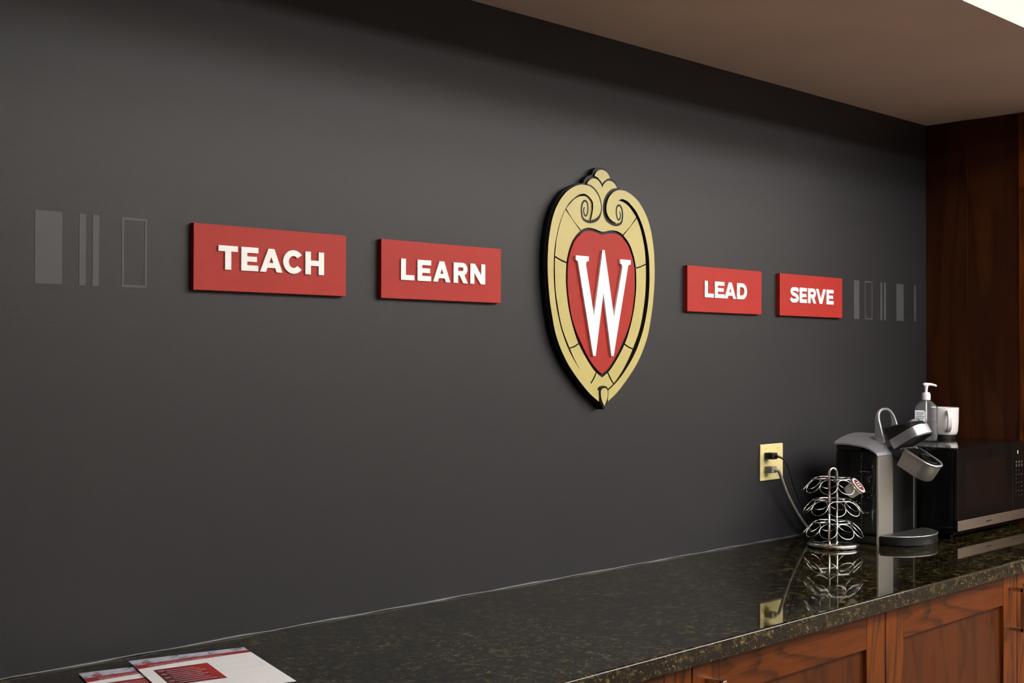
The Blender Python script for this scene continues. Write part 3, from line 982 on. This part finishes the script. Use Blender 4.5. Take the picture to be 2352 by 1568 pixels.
top, bot = [], []
for j in range(NY + 1):
    top.append([(3.364 + 0.267 * i / NX, ys[j], roof_z(3.364 + 0.267 * i / NX, ys[j])) for i in range(NX + 1)])
mb = MB()
vs_, fs = [], []
for j in range(NY + 1):
    for i in range(NX + 1):
        vs_.append(top[j][i])
for j in range(NY + 1):
    for i in range(NX + 1):
        x, y, z = top[j][i]
        vs_.append((x, y, z - 0.0048))
K = (NX + 1) * (NY + 1)
for j in range(NY):
    for i in range(NX):
        a = j * (NX + 1) + i
        fs.append((a, a + 1, a + NX + 2, a + NX + 1))
        fs.append((K + a, K + a + NX + 1, K + a + NX + 2, K + a + 1))
for i in range(NX):
    a = i
    fs.append((a, K + a, K + a + 1, a + 1))
    a = NY * (NX + 1) + i
    fs.append((a, a + 1, K + a + 1, K + a))
for j in range(NY):
    a = j * (NX + 1)
    fs.append((a, a + NX + 1, K + a + NX + 1, K + a))
    a = j * (NX + 1) + NX
    fs.append((a, K + a, K + a + NX + 1, a + NX + 1))
mb.add(vs_, fs)
mb.build('roof', 'silver_paint', km, auto=45)
# front column, rounded at its outer corner
prof = [(3.4575, -0.2775), (3.4575, -0.2845)] + [(3.3760 + 0.005 * math.cos(R(a)), -0.2795 + 0.005 * math.sin(R(a))) for a in range(-90, -181, -15)] + [(3.371, -0.2775)]
mb = MB()
mb.loft([[(x, y, ZB0 + 0.0002) for x, y in prof], [(x, y, E(-0.2985)) for x, y in prof]])
mb.build('front_column', 'silver_satin', km, auto=40)
# black body with the recess the cup stands in
rec = [(3.4575, -0.133), (3.4575, -0.2700)] + [(3.5205 - 0.063 * math.cos(R(a)), -0.2650 + 0.052 * math.sin(R(a))) for a in range(0, 181, 12)] + [(3.5835, -0.2840), (3.6310, -0.2700), (3.6310, -0.133)]
mb = MB()
mb.loft([[(x, y, ZB0 + 0.0002) for x, y in rec], [(x, y, E(-0.3060)) for x, y in rec]])
mb.build('body', 'recess_plastic', km, auto=35)
MB().box(3.460, 3.6295, -0.135, -0.268, E(-0.3055), E(-0.2780)).build('head_mount', 'black_plastic', km, bevel=0.004)
MB().box(3.5835, 3.5865, -0.2838, -0.2860, ZB0 + 0.034, E(-0.3065)).build('column_edge', 'silver_satin', km)
# drip tray
tcx, thw = 3.4990, 0.1270


def trayring(s, z, yb=-0.2850):
    pts_ = [(tcx + s * thw * math.cos(R(a)), yb - 0.004 + (0.1005 * s) * math.sin(R(a)), z) for a in range(0, -181, -9)]
    return pts_


MB().loft([trayring(0.97, ZB0 + 0.0002), trayring(1.0, ZB0 + 0.004), trayring(1.0, ZB0 + 0.0285)]).build('drip_tray', 'black_plastic', km, auto=50)
MB().tube(trayring(0.995, ZB0 + 0.0290), 0.0016, 8).build('tray_rim', 'silver_paint', km, smooth=True)
gr = MB()
for k in range(26):
    x = tcx - thw * 0.92 + 2 * 0.92 * thw * k / 25
    h_ = 0.0985 * 0.93 * math.sqrt(max(0.0, 1 - ((x - tcx) / (thw * 0.95)) ** 2))
    if h_ > 0.004:
        gr.box(x - 0.0014, x + 0.0014, -0.2900, -0.2895 - h_, ZB0 + 0.0286, ZB0 + 0.0305)
for k in range(11):
    y = -0.2935 - 0.0085 * k
    q = ((-0.289 - y) / (0.0985 * 0.95))
    if q < 1:
        hw = thw * 0.93 * math.sqrt(1 - q * q)
        gr.box(tcx - hw, tcx + hw, y - 0.0013, y + 0.0013, ZB0 + 0.0287, ZB0 + 0.0303)
gr.build('drip_grate', 'grate_metal', km)
# raised lid
d_ = Vector((0, -math.cos(R(31)), math.sin(R(31))))
n_ = Vector((0, math.sin(R(31)), math.cos(R(31))))
LO = Vector((KX, -0.2960, E(-0.2785)))
ex = Vector((1, 0, 0))


def tongue(hw, ln, back=0.0, rc=0.036, k=10):
    L_ = [(-hw, back)] + [(-hw + rc - rc * math.cos(math.pi / 2 * i / k), ln - rc + rc * math.sin(math.pi / 2 * i / k)) for i in range(k + 1)]
    return L_ + [(-a, b_) for a, b_ in reversed(L_)]


MB().prism(tongue(0.0500, 0.101), LO, ex, d_, n_, 0.0, 0.0300).build('lid_band', 'silver_paint', km, auto=35)
MB().prism(tongue(0.0470, 0.098, 0.004), LO, ex, d_, n_, -0.0030, 0.0002).build('lid_underside', 'black_plastic', km, auto=35)
mb = MB()
tp = tongue(0.0475, 0.0985, -0.004)
mb.loft([[LO + ex * a + d_ * b_ + n_ * 0.0298 for a, b_ in tp], [LO + ex * a * 0.97 + d_ * b_ * 0.97 + n_ * (0.0690 - 0.0310 * b_ / 0.107) for a, b_ in tp], [LO + ex * a * 0.90 + d_ * b_ * 0.93 + n_ * (0.0740 - 0.0320 * b_ / 0.107) for a, b_ in tp]])
mb.build('lid_top', 'black_plastic', km, auto=35)
MB().prism([(0.030 * math.cos(2 * math.pi * i / 32), 0.064 + 0.027 * math.sin(2 * math.pi * i / 32)) for i in range(32)], LO, ex, d_, n_, 0.040, 0.0560).build('lid_button', 'dark_grey_plastic', km, bevel=0.002, auto=35)
# loop handle, its strap widening toward the hinge
ap = [(-0.0515, 0.0), (-0.0512, 0.026)] + [(-math.copysign(abs(math.cos(math.pi * i / 24)) ** 0.8, math.cos(math.pi * i / 24)) * 0.0505, 0.052 + 0.047 * math.sin(math.pi * i / 24) ** 0.8) for i in range(25)] + [(0.0512, 0.026), (0.0515, 0.0)]
L, Rr = stroke_outline(ap, 0.0072)
mb = MB()
rings = []
for a, b_ in zip(L, Rr):
    yf = [-0.2680 + 0.0270 * min(1, max(0, p[1]) / 0.092) for p in (a, b_)]
    yk = -0.2345
    rings.append([(KX + a[0], yf[0], E(-0.2600) + a[1]), (KX + b_[0], yf[1], E(-0.2600) + b_[1]), (KX + b_[0], yk, E(-0.2600) + b_[1]), (KX + a[0], yk, E(-0.2600) + a[1])])
mb.loft(rings)
mb.build('lid_handle', 'silver_paint', km, bevel=0.0012, auto=35)
# tipped pod holder
d2 = Vector((0, -math.cos(R(29)), -math.sin(R(29))))
n2 = Vector((0, math.sin(R(29)), -math.cos(R(29))))
PO = Vector((KX, -0.3290, E(-0.2807)))
mb = MB()
mb.loft([[PO + ex * a + d2 * b_ + n2 * h_ for a, b_ in tongue(0.0450 * s, 0.098 * q, -0.002, 0.034)] for s, q, h_ in ((1.0, 1.0, 0.0), (0.985, 0.99, 0.02), (0.955, 0.965, 0.046), (0.92, 0.94, 0.0545))])
mb.build('pod_holder', 'silver_satin', km, auto=35)
st = tongue(0.0435, 0.0965, -0.001, 0.034, 14)
MB().tube([PO + ex * a + d2 * b_ - n2 * 0.001 for a, b_ in st], 0.0040, 10).build('holder_rim', 'silver_paint', km, smooth=True)
MB().prism(tongue(0.0400, 0.0930, 0.0, 0.032), PO, ex, d2, n2, -0.0016, 0.0004).build('holder_well', 'black_gloss', km)
MB().tube([PO + ex * 0.026 * math.cos(2 * math.pi * i / 30) + d2 * (0.058 + 0.026 * math.sin(2 * math.pi * i / 30)) - n2 * 0.0030 for i in range(30)], 0.0026, 8, closed=True).build('well_ring', 'black_gloss', km, smooth=True)
mb = MB()
mb.box(KX - 0.040, KX + 0.062, -0.268, -0.312, E(-0.3050), E(-0.2740))
mb.build('hinge_block', 'black_plastic', km, bevel=0.004)
MB().tube([(KX - 0.030, -0.318, E(-0.2950)), (KX + 0.030, -0.318, E(-0.2950))], 0.0045, 10).build('hinge_pin', 'chrome', km, smooth=True)

# ------------------------------------------------------------------ microwave
MX0, MX1, MYF, MYB = 3.6460, 4.1750, -0.3980, -0.030
MZ0, MZ1 = ZKT + 0.0125, E(-0.2820)
mw = thing('microwave', 'black microwave oven with a steel strip along the foot of its door', 'microwave', ((MX0 + MX1) / 2, -0.21, ZKT))
MB().box(MX0 + 0.002, MX1 - 0.002, MYB, MYF + 0.012, MZ0, MZ1).build('case', 'black_gloss', mw, bevel=0.004, seg=3)
MS = 4.0380
door = MB().box(MX0, MS - 0.0008, MYF + 0.0119, MYF, E(-0.5385), MZ1 - 0.001).build('door', 'black_gloss', mw, bevel=0.003)
MB().box(MX0 + 0.055, MS - 0.045, MYF + 0.001, MYF - 0.0004, E(-0.4740), E(-0.3250)).build('window', 'mw_window', door)
MB().box(MX0, MS - 0.0008, MYF, MYF - 0.0012, E(-0.5375), E(-0.5062)).build('steel_strip', 'steel_trim', door, bevel=0.0004)
mb = MB()
mb.box(3.842, 3.880, MYF - 0.0012, MYF - 0.0015, E(-0.5250), E(-0.5215))
mb.build('strip_mark', 'black_satin', door)
cp = MB().box(MS + 0.0008, MX1, MYF + 0.0119, MYF, E(-0.5385), MZ1 - 0.001).build('control_panel', 'black_gloss', mw, bevel=0.003)
MB().box(MS + 0.0008, MX1, MYF, MYF - 0.0012, E(-0.5375), E(-0.5062)).build('steel_strip', 'steel_trim', cp, bevel=0.0004)
for z in (E(-0.3125), E(-0.3185)):
    MB().prism([(0.0022 * math.cos(2 * math.pi * i / 14), 0.0018 * math.sin(2 * math.pi * i / 14)) for i in range(14)], (4.0814, MYF, z), (1, 0, 0), (0, 0, 1), (0, -1, 0), 0, 0.0006).build('clock_dot', 'clock_dot', cp)
for r_, (z, hh) in enumerate(((-0.3480, 0.0070), (-0.3600, 0.0085), (-0.3760, 0.0025), (-0.3900, 0.003), (-0.4030, 0.003), (-0.4170, 0.003), (-0.4310, 0.003), (-0.4450, 0.003), (-0.4590, 0.003))):
    for k in range(4):
        if (r_ * 5 + k * 3) % 7 in (2, 5) and r_ > 1:
            continue
        mb = MB()
        x = 4.0660 + 0.0215 * k
        mb.box(x, x + 0.0045 if r_ > 1 else x + 0.007, MYF, MYF - 0.0004, E(z) - hh / 2, E(z) + hh / 2)
        mb.build('key_print', 'keypad_print', cp)
for x in (MX0 + 0.05, MX1 - 0.05):
    for y in (MYF + 0.05, MYB - 0.05):
        MB().lathe((x, y, ZKT + 0.0001), [(0.0, 0), (0.010, 0), (0.012, 0.0124), (0.0, 0.0124)], 18).build('foot', 'black_plastic', mw)

# ------------------------------------------------------------------ mug
mc = Vector((4.080, -0.142, MZ1 + 0.0002))
mug = thing('mug', 'white ceramic mug with its handle turned forward, on the microwave', 'mug', mc)
MB().lathe(mc, [(0.0, 0.0), (0.0360, 0.0), (0.0360, 0.0120), (0.0, 0.0125)], 40).build('foot', 'black_plastic', mug, auto=40)  # dark disc standing in for the shadow and reflection under the mug
MB().lathe(mc, [(0.0, 0.0126), (0.0385, 0.0126), (0.0415, 0.0150), (0.0448, 0.0270), (0.0470, 0.0550), (0.0480, 0.1060), (0.0470, 0.1068), (0.0452, 0.1060), (0.0434, 0.0560), (0.0400, 0.0260), (0.0, 0.0200)], 48).build('cup', 'white_ceramic', mug, auto=50)
ha = math.atan2(-2.154 - mc.y, -mc.x) + 0.26
er = Vector((math.cos(ha), math.sin(ha), 0))
hp = smooth_curve([(0.0455, 0.0930), (0.0580, 0.0940), (0.0690, 0.0840), (0.0720, 0.0660), (0.0660, 0.0450), (0.0540, 0.0320), (0.0430, 0.0280)], 5)
mb = MB()
et = Vector((-er.y, er.x, 0))
L, Rr = stroke_outline(hp, 0.0095)
mb.loft([[mc + er * a[0] + Vector((0, 0, a[1])) - et * 0.0075, mc + er * b_[0] + Vector((0, 0, b_[1])) - et * 0.0075, mc + er * b_[0] + Vector((0, 0, b_[1])) + et * 0.0075, mc + er * a[0] + Vector((0, 0, a[1])) + et * 0.0075] for a, b_ in zip(L, Rr)])
mb.build('handle', 'white_ceramic', mug, bevel=0.002, seg=3, auto=60)

# ------------------------------------------------------------------ hand sanitiser
bc = Vector((3.8850, -0.1740, MZ1 + 0.0002))
bt = thing('pump_bottle', 'clear plastic pump bottle of hand sanitiser beside the white mug', 'bottle', bc)
ba = math.atan2(-2.154 - bc.y, -bc.x)
bf = Vector((math.cos(ba), math.sin(ba), 0))            # toward the room
bs = Vector((-bf.y, bf.x, 0))                            # along the broad side


def oval(a, b_, z, k=40, pw=0.62):
    out = []
    for i in range(k):
        t_ = 2 * math.pi * i / k
        cx_, sy_ = math.cos(t_), math.sin(t_)
        out.append(bc + bs * (a * math.copysign(abs(cx_) ** pw, cx_)) + bf * (b_ * math.copysign(abs(sy_) ** pw, sy_)) + Vector((0, 0, z)))
    return out


MB().loft([oval(0.031, 0.018, 0.0), oval(0.0350, 0.0215, 0.003), oval(0.0365, 0.0228, 0.010), oval(0.0365, 0.0228, 0.112), oval(0.0355, 0.022, 0.117), oval(0.022, 0.017, 0.131, pw=0.8), oval(0.0135, 0.0135, 0.136, pw=1.0), oval(0.0125, 0.0125, 0.139, pw=1.0)]).build('bottle', 'bottle_plastic', bt, auto=60)
MB().loft([oval(0.029, 0.0165, 0.0025), oval(0.0338, 0.0203, 0.006), oval(0.0345, 0.0208, 0.012), oval(0.0345, 0.0208, 0.070)]).build('gel', 'gel', bt, auto=60)
lb_ = MB()
lb_.prism([(-0.0355, 0.020), (-0.0020, 0.020), (-0.0020, 0.098), (-0.0080, 0.104), (-0.0355, 0.104)], bc, -bs * -1, (0, 0, 1), bf, 0.0230, 0.0234)
lab = lb_.build('label', 'label_white', bt)
for k in range(11):
    z = 0.030 + 0.0064 * k
    mb = MB()
    mb.prism([(-0.0325, z), (-0.0325 + 0.022 + 0.006 * ((k * 7) % 3) / 2, z), (-0.0325 + 0.022 + 0.006 * ((k * 7) % 3) / 2, z + 0.0022), (-0.0325, z + 0.0022)], bc, bs, (0, 0, 1), bf, 0.0235, 0.0237)
    mb.build('text_line', 'label_ink', lab)
MB().lathe(bc, [(0.0, 0.1385), (0.0142, 0.1385), (0.0142, 0.1580), (0.0125, 0.1590), (0.0120, 0.1630), (0.0, 0.1632)], 32).build('collar', 'white_plastic', bt, auto=40)
MB().lathe(bc, [(0.0, 0.1630), (0.0050, 0.1630), (0.0048, 0.1720), (0.0068, 0.1830), (0.0090, 0.1870), (0.0, 0.1875)], 24).build('stem', 'white_plastic', bt, auto=40)
MB().tube([bc + Vector((0, 0, z)) for z in (0.012, 0.07, 0.1385)], 0.0026, 10).build('dip_tube', 'white_plastic', bt, smooth=True)
sd = Vector((rt.x, rt.y, 0)).normalized()
mb = MB()
mb.tube([bc + sd * q + Vector((0, 0, z)) for q, z in ((-0.0105, 0.1890), (-0.004, 0.1900), (0.008, 0.1900), (0.020, 0.1890), (0.030, 0.1865), (0.0345, 0.1835))], [0.0045, 0.0055, 0.0050, 0.0043, 0.0038, 0.0034], 12)
mb.build('spout', 'white_plastic', bt, smooth=True)
